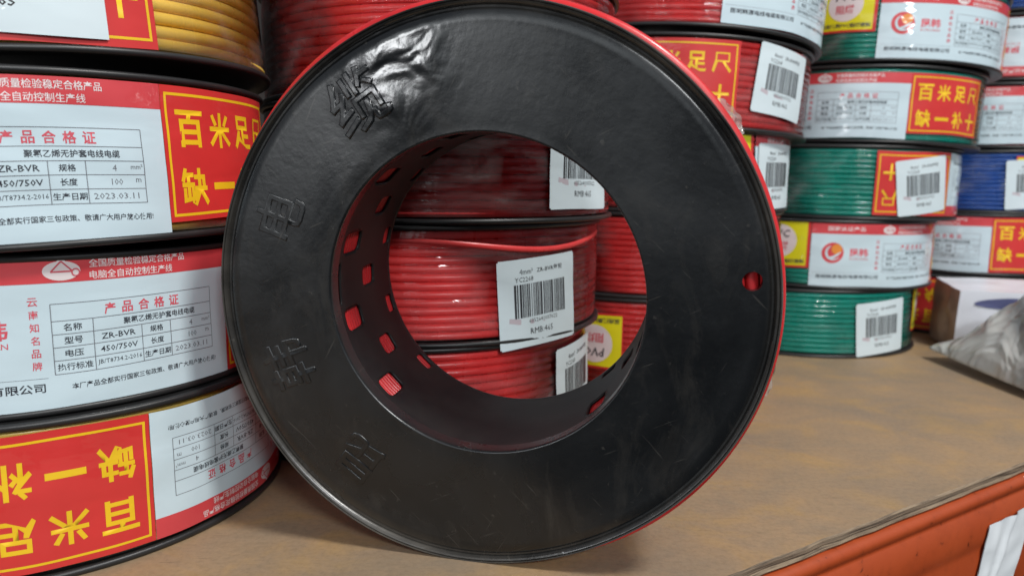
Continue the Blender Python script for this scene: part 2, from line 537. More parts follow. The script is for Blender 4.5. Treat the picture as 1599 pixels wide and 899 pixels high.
class Sheet:
    def __init__(self):
        self.V, self.F, self.MI, self.mats = [], [], [], []

    def mi(self, m):
        if m not in self.mats:
            self.mats.append(m)
        return self.mats.index(m)

    def add(self, P, F, mat, layer):
        off = len(self.V)
        k = self.mi(mat)
        self.V += [(float(p[0]), float(p[1]), layer) for p in P]
        for f in F:
            self.F.append([i + off for i in f])
            self.MI.append(k)

    def rect(self, u0, v0, u1, v1, mat, layer, step=2.5):
        nu = max(2, int((u1 - u0) / step) + 2)
        nv = max(2, int((v1 - v0) / step) + 2)
        uu = np.linspace(u0, u1, nu)
        vv = np.linspace(v0, v1, nv)
        P = [(a, c) for a in uu for c in vv]
        self.add(P, grid_faces(nu, nv), mat, layer)

    def frame(self, u0, v0, u1, v1, w, mat, layer):
        self.rect(u0, v0, u1, v0 + w, mat, layer)
        self.rect(u0, v1 - w, u1, v1, mat, layer)
        self.rect(u0, v0 + w, u0 + w, v1 - w, mat, layer)
        self.rect(u1 - w, v0 + w, u1, v1 - w, mat, layer)

    def disc(self, cu, cv, ru, rv, mat, layer, rings=4, seg=32, rin=0.0):
        P = []
        for i in range(rings + 1):
            q = rin + (1 - rin) * i / rings
            for j in range(seg):
                a = 2 * PI * j / seg
                P.append((cu + ru * q * math.cos(a), cv + rv * q * math.sin(a)))
        F = [[i * seg + j, (i + 1) * seg + j, (i + 1) * seg + (j + 1) % seg, i * seg + (j + 1) % seg]
             for i in range(rings) for j in range(seg)]
        self.add(P, F, mat, layer)

    def strip(self, pts, mat, layer):
        """pts: list of ((u,v),(u,v)) pairs"""
        P = [q for pr in pts for q in pr]
        F = [[2 * i, 2 * i + 1, 2 * i + 3, 2 * i + 2] for i in range(len(pts) - 1)]
        self.add(P, F, mat, layer)

    def line(self, a, c, w, mat, layer):
        d = Vector((c[0] - a[0], c[1] - a[1]))
        n = Vector((-d.y, d.x)).normalized() * w / 2
        k = max(2, int(d.length / 3) + 1)
        self.strip([((a[0] + d.x * i / (k - 1) - n.x, a[1] + d.y * i / (k - 1) - n.y),
                     (a[0] + d.x * i / (k - 1) + n.x, a[1] + d.y * i / (k - 1) + n.y)) for i in range(k)], mat, layer)

    def text(self, s, cu, cv, h, mat, layer, w=None, bold=0.0, cut=None, shear=0.0):
        """centred text; h = glyph height in mm, w = total width if it must fit"""
        V, F = text_mesh(s, bold)
        if not len(V):
            return
        lo, hi = V.min(0), V.max(0)
        sc = h / (hi[1] - lo[1])
        P = (V - (lo + hi) / 2) * sc
        if w:
            P[:, 0] *= w / ((hi[0] - lo[0]) * sc)
        P[:, 0] += shear * P[:, 1]
        P += (cu, cv)
        if cut:
            bm = bmesh.new()
            vs = [bm.verts.new((p[0], p[1], 0)) for p in P]
            for f in F:
                try:
                    bm.faces.new([vs[i] for i in f])
                except ValueError:
                    pass
            u = math.floor(P[:, 0].min() / cut) * cut + cut
            while u < P[:, 0].max():
                bmesh.ops.bisect_plane(bm, geom=bm.verts[:] + bm.edges[:] + bm.faces[:], plane_co=(u, 0, 0),
                                       plane_no=(1, 0, 0), dist=1e-5)
                u += cut
            bm.verts.index_update()
            P = [(v.co.x, v.co.y) for v in bm.verts]
            F = [[v.index for v in f.verts] for f in bm.faces]
            bm.free()
        self.add(P, F, mat, layer)

    def bend(self, name, parent, R, s0, z0, flip=False, rot=0.0, seed=0, amp=0.5, pivot=(0, 0), sag=0.0, vs=1.0):
        """wrap round a drum of radius R (metres); s0 = arc in mm of u=0, z0 = height in mm of v=0"""
        V = np.array(self.V)
        u = V[:, 0] - pivot[0]
        v = V[:, 1] * vs - pivot[1]
        if rot:
            c, s = math.cos(rot), math.sin(rot)
            u, v = u * c - v * s, u * s + v * c
        u = u + pivot[0]
        v = v + pivot[1]
        rng = np.random.default_rng(seed)
        wr = np.zeros(len(u))
        for _ in range(7):
            a = rng.uniform(-0.5, 0.5) + (PI / 2 if rng.random() < 0.25 else 0)
            k = 2 * PI / rng.uniform(16, 60)
            wr += rng.uniform(0.3, 1) * np.sin(k * (u * math.sin(a) + v * math.cos(a)) + rng.uniform(0, 6.28))
        vq = v - v.min()
        v = v + 0.35 * np.sin(u / 11.0 + seed) * (1 - vq / max(vq.max(), 1)) + sag
        if flip:
            arc, z = s0 - u, z0 - v
        else:
            arc, z = s0 + u, z0 + v
        r = R * 1000 + V[:, 2] * 0.07 + 0.15 + amp * 0.25 * (wr + 2.0)
        ph = arc / (R * 1000)
        P = np.stack([r * np.sin(ph), -r * np.cos(ph), z], -1) / 1000
        return mesh_np(name, P, self.F, self.mats, parent, True, self.MI)


def make_label(short=0.0):
    """the printed strip round every coil: white certificate and red panel. v 0..48"""
    S = Sheet()
    # white certificate
    S.rect(0, 0, 118, 48, 'white', 2)
    S.rect(0, 40.2, 118, 48, 'band', 3)
    S.text('国家认证产品', 25, 44.2, 3.4, 'pink', 4, w=27, bold=0.01)
    S.disc(58, 43.8, 5.4, 3.0, 'pink', 4, rings=2)
    S.strip([((53.9, 43.9), (58, 43.9)), ((58, 48.0), (58, 43.9)), ((62.1, 43.9), (58, 43.9))], 'pink', 5)
    S.line((54.9, 43.6), (58, 46.8), 0.45, 'rose', 6)
    S.line((58, 46.8), (61.1, 43.6), 0.45, 'rose', 6)
    S.line((61.1, 43.6), (54.9, 43.6), 0.45, 'rose', 6)
    S.disc(62.0, 43.2, 1.3, 1.3, 'rose', 6, rings=1, seg=16, rin=0.7)
    S.text('全国质量检验稳定合格产品', 82.5, 45.7, 2.7, 'pink', 4, w=33, bold=0.008)
    S.text('电脑全自动控制生产线', 80, 42.0, 2.7, 'pink', 4, w=28, bold=0.008)
    # round swirl emblem
    S.disc(15.8, 25.8, 7.9, 7.9, 'band', 3)
    S.disc(18.6, 28.6, 3.8, 3.8, 'orange_ink', 4, rings=2, seg=24)
    sw = []
    for i in range(15):
        t = i / 14
        a = R_(118 + 200 * t)
        wd = 1.7 * math.sin(PI * (0.08 + 0.9 * t)) ** 0.8
        cr = 5.3 + 0.2 * t
        cx, cy = 16.6, 26.2
        sw.append(((cx + (cr - wd / 2) * math.cos(a), cy + (cr - wd / 2) * math.sin(a)),
                   (cx + (cr + wd / 2) * math.cos(a), cy + (cr + wd / 2) * math.sin(a))))
    S.strip(sw, 'white', 5)
    S.strip([((13.5, 21.3), (13.5, 22.4)), ((17, 21.9), (16.5, 23.6)), ((20, 24.0), (19.4, 25.4)),
             ((22.0, 26.6), (22.0, 26.9))], 'white', 5)
    S.text('昆韩', 35, 26.3, 6.2, 'rose', 3, w=14, bold=0.02, cut=4)
    S.text('KUN HAN', 35, 21.4, 1.8, 'rose', 3, w=13.5)
    for i, ch in enumerate('云南知名品牌'):
        S.text(ch, 49.2, 34.6 - 4.0 * i, 2.7, 'rose', 3, bold=0.012)
    # certificate table
    u = [54, 66, 81.5, 92, 110]
    v = [33.6, 28.2, 24.0, 19.9, 15.7, 11.4]
    for y in v:
        S.line((u[0], y), (u[4], y), 0.22, 'grey_ink', 3)
    for x, a, c in [(u[0], 0, 5), (u[4], 0, 5), (u[1], 1, 5), (u[2], 2, 5), (u[3], 2, 5)]:
        S.line((x, v[a]), (x, v[c]), 0.22, 'grey_ink', 4)
    for i, ch in enumerate('产品合格证'):
        S.text(ch, 71.5 + 5.6 * i, 30.8, 3.7, 'rose', 3, bold=0.02)
    mid = [(v[i] + v[i + 1]) / 2 for i in range(5)]
    for i, t in enumerate(['名称', '型号', '电压']):
        S.text(t, 60, mid[i + 1], 2.3, 'ink', 3, w=5.4, bold=0.012)
    S.text('执行标准', 60, mid[4], 2.3, 'ink', 3, w=10.4, bold=0.01)
    S.text('聚氯乙烯无护套电线电缆', 89, mid[1], 2.3, 'ink', 3, w=27, bold=0.014)
    S.text('ZR-BVR', 73.8, mid[2], 1.9, 'ink', 3, w=11, bold=0.008)
    S.text('450/750V', 73.8, mid[3], 1.9, 'ink', 3, w=12, bold=0.008)
    S.text('JB/T8734.2-2016', 73.8, mid[4], 1.9, 'ink', 3, w=14.2, bold=0.0)
    S.text('规格', 86.8, mid[2], 2.2, 'ink', 3, w=4.8, bold=0.012)
    S.text('长度', 86.8, mid[3], 2.2, 'ink', 3, w=4.8, bold=0.012)
    S.text('生产日期', 86.8, mid[4], 2.2, 'ink', 3, w=9.6, bold=0.012)
    S.text('4', 100.5, mid[2], 1.9, 'grey_ink', 3)
    S.text('mm²', 107.5, mid[2] + 0.4, 1.5, 'grey_ink', 3)
    S.text('100', 101, mid[3], 1.9, 'grey_ink', 3)
    S.text('m', 107.8, mid[3] + 0.4, 1.2, 'grey_ink', 3)
    S.text('2023.03.11', 100.5, mid[4], 1.8, 'grey_ink', 3, w=14)
    S.text('昆明韩源电线电缆有限公司', 28, 7.6, 3.0, 'ink', 3, w=46, bold=0.016)
    S.line((2, 10.6), (52, 10.6), 0.12, 'grey_ink', 3)
    S.text('本厂产品全部实行国家三包政策、敬请广大用户放心使用!', 85, 7.2, 2.0, 'ink', 3, w=53, bold=0.010)
    # red panel
    S.rect(118.2, short, 187, 48, 'red', 1)
    S.frame(119.6, 2.6 + short * 0.8, 185.2, 45.8, 0.9, 'yellow', 2)
    for i, ch in enumerate('百米足尺'):
        S.text(ch, 129.5 + 15.4 * i, 34.6, 12.0, 'yellow', 2, w=12.0, bold=0.026, cut=3.5)
    for i, ch in enumerate('缺一补十'):
        if ch == '一':
            S.rect(129.5 + 15.4 * i - 6, 14.4, 129.5 + 15.4 * i + 6, 16.8, 'yellow', 2)
        else:
            S.text(ch, 129.5 + 15.4 * i, 15.6, 12.6, 'yellow', 2, w=12.0, bold=0.026, cut=3.5)
    return S


def make_pvc():
    """lemon square with a round flame-retardant mark, u -44..-2, v 13..50"""
    S = Sheet()
    S.rect(-44, 13, -2, 50, 'red', 0)
    S.rect(-43, 14.6, -4.4, 48.5, 'lemon', 1)
    S.disc(-24.5, 33.5, 12.6, 12.6, 'pink', 2)
    S.text('PVC', -24.5, 39, 6.0, 'ink', 3, bold=0.02, cut=4, shear=0.12)
    S.text('阻燃', -24.5, 29.6, 6.6, 'rose', 3, bold=0.022, cut=4)
    S.text('采用优质PVC阻燃原料', -23.5, 17.9, 3.4, 'ink', 3, w=36, bold=0.022, cut=4)
    return S


def make_sticker():
    """price sticker 37 x 37 mm"""
    S = Sheet()
    S.rect(0.6, 0, 36.4, 37, 'sticker', 0)
    S.rect(0, 0.6, 0.6, 36.4, 'sticker', 0)
    S.rect(36.4, 0.6, 37, 36.4, 'sticker', 0)
    S.text('4mm²', 12, 31.8, 2.2, 'sticker_ink', 1, w=6)
    S.text('ZR-BVR每轮', 23.3, 31.8, 2.3, 'sticker_ink', 1, w=13, bold=0.006)
    S.text('YC2268', 11, 28.6, 2.0, 'sticker_ink', 1, w=8)
    rnd = random.Random(5)
    x = 6.5
    while x < 31:
        w = rnd.choice([0.28, 0.28, 0.5, 0.5, 0.85])
        S.rect(x, 12.6, x + w, 26.6, 'sticker_ink', 1)
        x += w + rnd.choice([0.3, 0.35, 0.6])
    S.text('6352641037622', 19.5, 10.9, 1.7, 'sticker_ink', 1, w=14)
    S.text('RMB:465', 18.5, 6.4, 2.5, 'sticker_ink', 1, w=11)
    S.strip([((4, 11.2), (4.2, 13.2)), ((8, 10.0), (8, 12.4)), ((14, 9.5), (14, 11.2)), ((20, 9.5), (20, 9.9))], 'smear', 0.5)
    return S


LABEL = make_label()
LABEL_SHORT = make_label(4.6)
PVC = make_pvc()
STICKER = make_sticker()
STICKER.V = [(u * 1.28, v * 1.13, k) for u, v, k in STICKER.V]
WIDE = Sheet()                      # the longer price sticker of the top yellow coil
WIDE.rect(0, 0, 84, 46, 'sticker', 0)
WIDE.text('RMB:465', 51, 9.5, 3.4, 'sticker_ink', 1, w=17, bold=0.01)
WIDE.text('6352641037622', 52, 17.5, 2.4, 'sticker_ink', 1, w=22)
WIDE.rect(34, 20, 70, 36, 'sticker_ink', 1)


# ------------------------------------------------------------------ reels lying flat
R_WIRE, R_LABEL, R_STICK, R_FLANGE = 0.0927, 0.0934, 0.0940, 0.0950


def winding(name, parent, H, color, seed, stray=False, n_turn=None):
    rng = np.random.default_rng(seed)
    z0, z1 = 0.0030, H - 0.0030
    n = n_turn or int(round((z1 - z0) / 0.0038))
    p = (z1 - z0) / n
    NT, NS = 150, 9
    th = np.linspace(0, 2 * PI, NT, endpoint=False)
    al = np.linspace(0, 2 * PI, NS, endpoint=False)
    Vs, Fs = [], []
    for i in range(n):
        a = p / 2 * 1.03
        zc = z0 + p * (i + 0.5) + 0.00022 * smooth_noise(rng, NT, 5, 8)
        rc = R_WIRE - a + 0.00030 * smooth_noise(rng, NT, 5, 10) - abs(rng.normal()) * 0.0003
        r = rc[:, None] + a * np.cos(al)[None]
        z = zc[:, None] + a * np.sin(al)[None]
        V = np.stack([r * np.sin(th)[:, None], -r * np.cos(th)[:, None], z], -1).reshape(-1, 3)
        Fs += [f[::1] for f in grid_faces(NT, NS, True, True, off=len(Vs) * NT * NS)]
        Vs.append(V)
    if stray:
        a = p / 2
        t = np.linspace(-1.2, 1.6, 80)
        zc = z1 - 0.0035 - 0.006 * np.exp(-((t - 0.75) / 0.5) ** 2)
        rc = R_WIRE + 0.0003 - a + 0.0008 * np.exp(-((t - 0.75) / 0.7) ** 2)
        r = rc[:, None] + a * np.cos(al)[None]
        z = zc[:, None] + a * np.sin(al)[None]
        V = np.stack([r * np.sin(t)[:, None], -r * np.cos(t)[:, None], z], -1).reshape(-1, 3)
        Fs += grid_faces(80, NS, False, True, off=len(Vs) * NT * NS)
        Vs.append(V)
    return mesh_np(name, np.concatenate(Vs), Fs, color, parent)


def lathe_z(name, parent, prof, mats, seg=144, warp=None):
    """closed profile [(r, z)] turned about z; warp(theta)->dz"""
    th = np.linspace(0, 2 * PI, seg, endpoint=False)
    prof = np.array(prof)
    r = np.repeat(prof[None, :, 0], seg, 0)
    z = np.repeat(prof[None, :, 1], seg, 0)
    if warp is not None:
        z = z + warp[:, None] * ((r - 0.05) / 0.045)
    V = np.stack([r * np.sin(th)[:, None], -r * np.cos(th)[:, None], z], -1).reshape(-1, 3)
    return V, grid_faces(seg, len(prof), True, True)


def flange_profile(z, up):
    s = 1 if up else -1
    pts = [(0.0546, 0.0), (0.0900, 0.0), (0.0922, 0.0001), (0.0936, -0.0001), (0.0944, 0.0002), (0.0948, 0.0009),
           (0.0947, 0.0018), (0.0941, 0.0024), (0.0932, 0.0025), (0.0924, 0.0021), (0.0900, 0.0020), (0.0546, 0.0020)]
    return [(r, z + s * q) for r, q in pts]


def spool(name, parent, H, seed):
    rng = np.random.default_rng(seed + 77)
    Vs, Fs, off = [], [], 0
    for z, up in ((0.0, True), (H, False)):
        w = np.abs(0.0004 * smooth_noise(rng, 144, 3, 4)) * (1 if up else -1)
        V, F = lathe_z(name, parent, flange_profile(z, up), None, 144, w)
        if not up:
            F = [f[::-1] for f in F]
        Vs.append(V)
        Fs += [[i + off for i in f] for f in F]
        off += len(V)
    V, F = lathe_z(name, parent, [(0.0546, 0.002), (0.0565, 0.002), (0.0565, H - 0.002), (0.0546, H - 0.002)], None, 96)
    Vs.append(V)
    Fs += [[i + off for i in f] for f in F]
    return mesh_np(name, np.concatenate(Vs), Fs, 'black', parent)


def wrap(name, parent, H, seed):
    rng = np.random.default_rng(seed + 500)
    NTt, NZ = 180, 14
    th = np.linspace(0, 2 * PI, NTt, endpoint=False)
    zs = np.linspace(0.0032, H - 0.0032, NZ)
    r = np.zeros((NTt, NZ)) + 0.0931
    r -= 0.0010 * (np.abs(zs - H / 2) / (H / 2))[None] ** 6
    V = np.stack([r * np.sin(th)[:, None], -r * np.cos(th)[:, None], np.repeat(zs[None], NTt, 0)], -1).reshape(-1, 3)
    return mesh_np(name, V, grid_faces(NTt, NZ, True, False), 'wrap', parent)


def coil(label, loc, H, color, seed, group, tilt=(0, 0), strip=None, sticker=None, stray=False, n_turn=None, pvc=None, sheet=None, short=False, vs=1.0):
    """strip = (s0 mm, flip, v offset mm); sticker = (arc mm of its left edge, z mm of its bottom, rotation)"""
    t = thing('wire_coil', label, 'wire coil', loc, (tilt[0], tilt[1], 0), group)
    spool('spool', t, H, seed)
    winding('wire_winding', t, H, color, seed, stray, n_turn)
    wrap('plastic_wrap', t, H, seed)
    hm = H * 1000
    if strip:
        s0, flip, dz = strip
        zb = (hm - 48 * vs) / 2 + dz
        (LABEL_SHORT if short else LABEL).bend('paper_label', t, R_LABEL, s0, hm - zb if flip else zb, flip, seed=seed, vs=vs)
    if pvc:
        s0, flip, dz = pvc
        zb = (hm - 48) / 2 + dz
        PVC.bend('square_label', t, R_LABEL, s0, hm - zb if flip else zb, flip, seed=seed + 3)
    if sticker:
        for k, (a, z, rt) in enumerate(sticker if isinstance(sticker, list) else [sticker]):
            (sheet or STICKER).bend('price_sticker', t, R_STICK + 0.0004, a, z, False, rt, seed=seed + 9 + k, amp=0.30, pivot=(24, 21))
    return t


GL = 'coils of the yellow stack on the left'
GF = 'red coils of the stack right behind the black reel'
GS = 'red coils of the second stack behind the reel'
GG = 'coils of the green stack'
GB = 'coils of the far right stack'

# left stack, bottom to top
LX, LY = -0.2015, 0.3145
coil('bottom coil of the left stack, its red and yellow panel upside down',
     (LX, LY, 0), 0.0565, 'yellow_wire', 11, GL, strip=(200, True, 0))
coil('left stack coil with triangle emblem and whole certificate table, no red and yellow panel',
     (LX - 0.003, LY + 0.002, 0.0565), 0.0540, 'yellow_wire', 12, GL, strip=(2.0, False, 0.3), vs=1.06)
coil('left stack coil with certificate beside an upright red and yellow panel, touching the reel rim',
     (LX + 0.001, LY - 0.003, 0.1104), 0.0570, 'yellow_wire', 13, GL, tilt=(0, -0.038), strip=(-22.8, False, -0.9), short=True, vs=1.09)
coil('topmost coil at top left, bare yellow wires right of its panel, plain white sticker',
     (LX + 0.002, LY + 0.000, 0.1690), 0.0560, 'yellow_wire', 14, GL, tilt=(0, -0.085), strip=(-95, False, -1.0),
     sticker=(-7, 6.0, -0.02), n_turn=11, sheet=WIDE)

# red stack right behind the upright reel
FX, FY = -0.0410, 0.4170
coil('lowest red coil seen through the reel hole, barcode sticker at its right end',
     (FX - 0.010, FY, 0), 0.0605, 'red_wire', 21, GF, sticker=(84, 12, 0.05))
coil('red coil in the middle of the reel hole, large price sticker and a loose strand',
     (FX - 0.005, FY, 0.0605), 0.0553, 'red_wire', 22, GF, sticker=(41, -2.0, 0.06), stray=True)
coil('shaded red coil at the top of the reel hole, sticker cut off by the rim',
     (FX + 0.001, FY, 0.1158), 0.0555, 'red_wire', 23, GF, sticker=(61, 6, 0.0))
coil('red coil of bare wires at top, between the topmost yellow coil and the reel',
     (FX + 0.002, FY, 0.1713), 0.0560, 'red_wire', 24, GF)

# second red stack
SX, SY = 0.1035, 0.5560
coil('lowest coil of the second red stack, upside down yellow square seen through the reel hole',
     (SX - 0.001, SY, 0), 0.0610, 'red_wire', 31, GS, pvc=(-75, True, -9.0), strip=(-75, True, 0))
coil('plain red coil at right in the reel hole, above the yellow square',
     (SX - 0.001, SY, 0.0610), 0.0550, 'red_wire', 32, GS)
coil('red coil right of the reel rim, sticker over a white label, below the red panel',
     (SX + 0.001, SY, 0.1160), 0.0510, 'red_wire', 33, GS, strip=(51, False, 0), pvc=(51, False, 2), sticker=(54, 2, 0.0))
coil('red coil right of the reel top, red and yellow panel plus white barcode sticker',
     (SX + 0.011, SY, 0.1670), 0.0570, 'red_wire', 34, GS, tilt=(0, 0.045), strip=(-166, False, 1.0), sticker=(33, 11, -0.10))
coil('topmost red coil right of the reel, white label cut by the photo top',
     (SX + 0.018, SY, 0.2265), 0.0560, 'red_wire', 35, GS, tilt=(0, 0.065), strip=(2, False, -0.5))

# green stack
GX, GY = 0.2560, 0.6560
coil('bottom green coil on the board, white barcode sticker over bare green wires',
     (GX, GY, 0), 0.0535, 'green_wire', 41, GG, pvc=(122, False, 0), sticker=(10.5, 3, 0.08))
coil('second lowest green coil, round red logo on its white label',
     (GX + 0.010, GY, 0.0535), 0.0535, 'green_wire', 42, GG, tilt=(0, 0.012), strip=(-37, False, 0), pvc=(-35.5, False, 0))
coil('middle green coil, tilted barcode sticker over an upside down red panel',
     (GX + 0.026, GY, 0.1070), 0.0565, 'green_wire', 43, GG, tilt=(0, 0.018), strip=(177, True, 0), sticker=(6, 6, 0.14))
coil('green coil with white certificate and an upright red and yellow panel on its right',
     (GX + 0.040, GY, 0.1640), 0.0575, 'green_wire', 44, GG, tilt=(0, 0.036), strip=(-122, False, -1), short=True)
coil('topmost green coil, yellow square and round red logo side by side',
     (GX + 0.052, GY, 0.2230), 0.0580, 'green_wire', 45, GG, tilt=(0, 0.045), strip=(-40, False, -3.5), pvc=(-40, False, 4))

# far right stack
BX, BY = 0.4500, 0.7350
coil('bottom coil of the far right stack, red panel upside down, behind the grey bag',
     (BX - 0.012, BY, 0), 0.0545, 'red_wire', 51, GB, strip=(67, True, 0))
coil('far right coil with certificate and red panel, just below the blue wires',
     (BX + 0.0, BY, 0.0550), 0.0545, 'blue_wire', 52, GB, strip=(-150, False, 0))
coil('blue coil of bare wires at the right edge, white sticker on it',
     (BX + 0.006, BY, 0.1095), 0.0550, 'blue_wire', 53, GB, sticker=(-31, 5, 0.05), pvc=(20, False, -4))
coil('far right coil just above the blue wires, red band over certificate',
     (BX + 0.012, BY, 0.1650), 0.0555, 'red_wire', 54, GB, tilt=(0, 0.02), strip=(-139, False, 0))
coil('far right coil with upside down white logo label, beside the topmost green coil',
     (BX + 0.020, BY, 0.2215), 0.0560, 'red_wire', 55, GB, tilt=(0, 0.03), strip=(-15, True, 0))
coil('blue coil at the top right corner of the photo',
     (BX + 0.026, BY, 0.2790), 0.0545, 'blue_wire', 56, GB, tilt=(0, 0.03))


# ------------------------------------------------------------------ the upright reel (local: +Y away from camera, origin at its foot)
CZ = 0.095
hero = thing('wire_reel', 'large black plastic reel of red wire standing upright, open hole facing the camera',
             'wire reel', (-0.0100, 0.2459, 0.0010), (0.0583, 0, -0.2178))


def warp_r(th):
    # the flexible flange is out of round by a millimetre or so
    return 0.001 * (0.07 - 0.47 * np.cos(th) - 0.55 * np.sin(th) - 0.14 * np.cos(2 * th) + 1.38 * np.sin(2 * th)
                    + 0.56 * np.cos(3 * th) - 0.04 * np.sin(3 * th) + 0.18 * np.cos(4 * th) - 0.37 * np.sin(4 * th))


def lathe_y(prof, seg, warp=True, cz=CZ, cx=0.0):
    th = np.linspace(0, 2 * PI, seg, endpoint=False)
    prof = np.array(prof)
    r = np.repeat(prof[None, :, 0], seg, 0)
    y = np.repeat(prof[None, :, 1], seg, 0)
    if warp:
        k = np.clip((r - 0.06) / 0.035, 0, 1)
        r = r + warp_r(th)[:, None] * k
        y = y + 0.0007 * np.sin(3 * th + 0.6)[:, None] * k
    V = np.stack([cx + r * np.cos(th)[:, None], y, cz + r * np.sin(th)[:, None]], -1).reshape(-1, 3)
    return V, grid_faces(seg, len(prof), True, True)


def face_y(r):
    return float(np.interp(r, [0.0553, 0.060, 0.075, 0.088], [0.0040, 0.0037, 0.0031, 0.0024]))


def resample(prof, step):
    out = []
    for i in range(len(prof)):
        a, c = np.array(prof[i]), np.array(prof[(i + 1) % len(prof)])
        k = max(1, int(np.linalg.norm(c - a) / step))
        out += [tuple(a + (c - a) * j / k) for j in range(k)]
    return out


FR = [(0.0547, 0.0105), (0.0545, 0.0056), (0.0545, 0.0047), (0.05465, 0.0042), (0.0549, 0.0040), (0.0553, 0.0040), (0.060, 0.0037), (0.075, 0.0031), (0.0880, 0.0024), (0.0910, 0.0021),
      (0.0917, 0.0025), (0.0922, 0.0030), (0.0928, 0.0029), (0.0931, 0.0020), (0.0935, 0.0013), (0.0941, 0.0011), (0.0944, 0.0016),
      (0.0946, 0.0011), (0.0950, 0.0010), (0.0953, 0.0016), (0.0952, 0.0028), (0.0944, 0.0036), (0.0930, 0.0040), (0.0900, 0.0050),
      (0.075, 0.0060), (0.060, 0.0072), (0.0565, 0.0105)]
V, F = lathe_y(resample(FR, 0.0016), 360)
me = bpy.data.meshes.new('front_flange')
me.from_pydata([tuple(v) for v in np.asarray(V).tolist()], [], [f[::-1] for f in F])
# small round peg hole cut through the front flange
hang, hr, hrad = R_(6.2), 0.0868, 0.0030
tmp = bpy.data.objects.new('flange_blank', me)
COL.objects.link(tmp)
bm = bmesh.new()
bmesh.ops.create_cone(bm, cap_ends=True, segments=40, radius1=hrad, radius2=hrad, depth=0.03,
                      matrix=Matrix.Translation((hr * math.cos(hang), 0.004, CZ + hr * math.sin(hang))) @ Matrix.Rotation(PI / 2, 4, 'X'))
cme = bpy.data.meshes.new('peg')
bm.to_mesh(cme)
bm.free()
cut = bpy.data.objects.new('peg', cme)
COL.objects.link(cut)
bo = tmp.modifiers.new('hole', 'BOOLEAN')
bo.operation = 'DIFFERENCE'
bo.solver = 'EXACT'
bo.object = cut
dg = bpy.context.evaluated_depsgraph_get()
dg.update()
me2 = bpy.data.meshes.new_from_object(tmp.evaluated_get(dg))
bpy.data.objects.remove(tmp)
bpy.data.objects.remove(cut)
me2.materials.clear()
me2.name = 'front_flange'
fl = link_mesh('front_flange', me2, 'hero_black', hero)
me2.set_sharp_from_angle(angle=R_(42))

# raised characters cast in the flange (same plastic, joined into one mesh of lettering)
for ch, ang, size, lift in (('缆', 122.4, 0.0205, 0.75), ('电', 159.5, 0.0180, 0.42), ('韩', 200.5, 0.0185, 0.45), ('昆', 232.7, 0.0170, 0.48)):
    c = bpy.data.curves.new('glyph', 'FONT')
    c.body = ch
    c.size = 1
    c.resolution_u = 2
    c.offset = -0.004
    c.extrude = 0.014
    c.bevel_depth = 0.024
    c.bevel_resolution = 2
    o = bpy.data.objects.new('glyph', c)
    COL.objects.link(o)
    dg = bpy.context.evaluated_depsgraph_get()
    dg.update()
    gm = bpy.data.meshes.new_from_object(o.evaluated_get(dg))
    P = np.array([v.co[:] for v in gm.vertices])
    fs = [list(p.vertices) for p in gm.polygons]
    bpy.data.objects.remove(o)
    bpy.data.curves.remove(c)
    ctr = (P[:, :2].min(0) + P[:, :2].max(0)) / 2
    a = R_(ang)
    er, et = np.array([math.cos(a), math.sin(a)]), np.array([math.sin(a), -math.cos(a)])
    EV = []
    for p in P:
        q = (p[:2] - ctr) * size
        xz = er * (0.0765 + q[1]) + et * q[0]
        rad = math.hypot(*xz)
        EV.append((xz[0], face_y(rad) + 0.0007 * math.sin(3 * math.atan2(xz[1], xz[0]) + 0.6) * min(1, max(0, (rad - 0.06) / 0.035)) - max(p[2], -0.004) * size * lift, CZ + xz[1]))
    mesh_np('raised_character', EV, fs, 'hero_black', hero)

# core tube with three staggered rows of slots
NT, Y0, Y1 = 360, 0.0090, 0.0580
NY = 50
th = np.linspace(0, 2 * PI, NT, endpoint=False)
ys = np.linspace(Y0, Y1, NY)
RC = 0.0547
slots = []
for k in range(12):
    for a0, yc, ly, lt in ((163.5, 0.0195, 0.0066, 0.0040), (149.6, 0.0370, 0.0052, 0.0038), (165.5, 0.0535, 0.0032, 0.0036)):
        if not 236 < (a0 + 30 * k) % 360 < 304:      # the foot of the core is plain
            slots.append((R_(a0 + 30 * k), yc, ly, lt))
slots.append((R_(178.5), 0.0112, 0.0012, 0.0075))
bm = bmesh.new()
vg = [[bm.verts.new((RC * math.cos(t), y, CZ + RC * math.sin(t))) for y in ys] for t in th]


def slot_at(t, y):
    for a, yc, ly, lt in slots:
        d = (t - a + PI) % (2 * PI) - PI
        if (abs(d * RC) / lt) ** 5 + (abs(y - yc) / ly) ** 5 < 1:
            return (a, yc, ly, lt)
    return None


dt = 2 * PI / NT
edge_v = {}
for i in range(NT):
    for j in range(NY - 1):
        s = slot_at(th[i] + dt / 2, (ys[j] + ys[j + 1]) / 2)
        q = [(i, j), (i, j + 1), ((i + 1) % NT, j + 1), ((i + 1) % NT, j)]
        if s:
            for w in q:
                edge_v[w] = s
        else:
            bm.faces.new([vg[w[0]][w[1]] for w in q])
for (i, j), (a, yc, ly, lt) in edge_v.items():
    v = vg[i][j]
    if v.link_faces and 0 < j < NY - 1:
        d = ((th[i] - a + PI) % (2 * PI) - PI) * RC
        y = ys[j] - yc
        k = ((abs(d) / lt) ** 5 + (abs(y) / ly) ** 5) ** (1 / 5)
        if k > 0.05:
            d, y = d / k, y / k
        t = a + d / RC
        v.co = (RC * math.cos(t), yc + y, CZ + RC * math.sin(t))
bmesh.ops.delete(bm, geom=[v for v in bm.verts if not v.link_faces], context='VERTS')
bmesh.ops.recalc_face_normals(bm, faces=bm.faces)
bmesh.ops.solidify(bm, geom=bm.faces[:], thickness=0.0009)
me = bpy.data.meshes.new('core')
bm.to_mesh(me)
bm.free()
core = link_mesh('core', me, 'hub_black', hero)
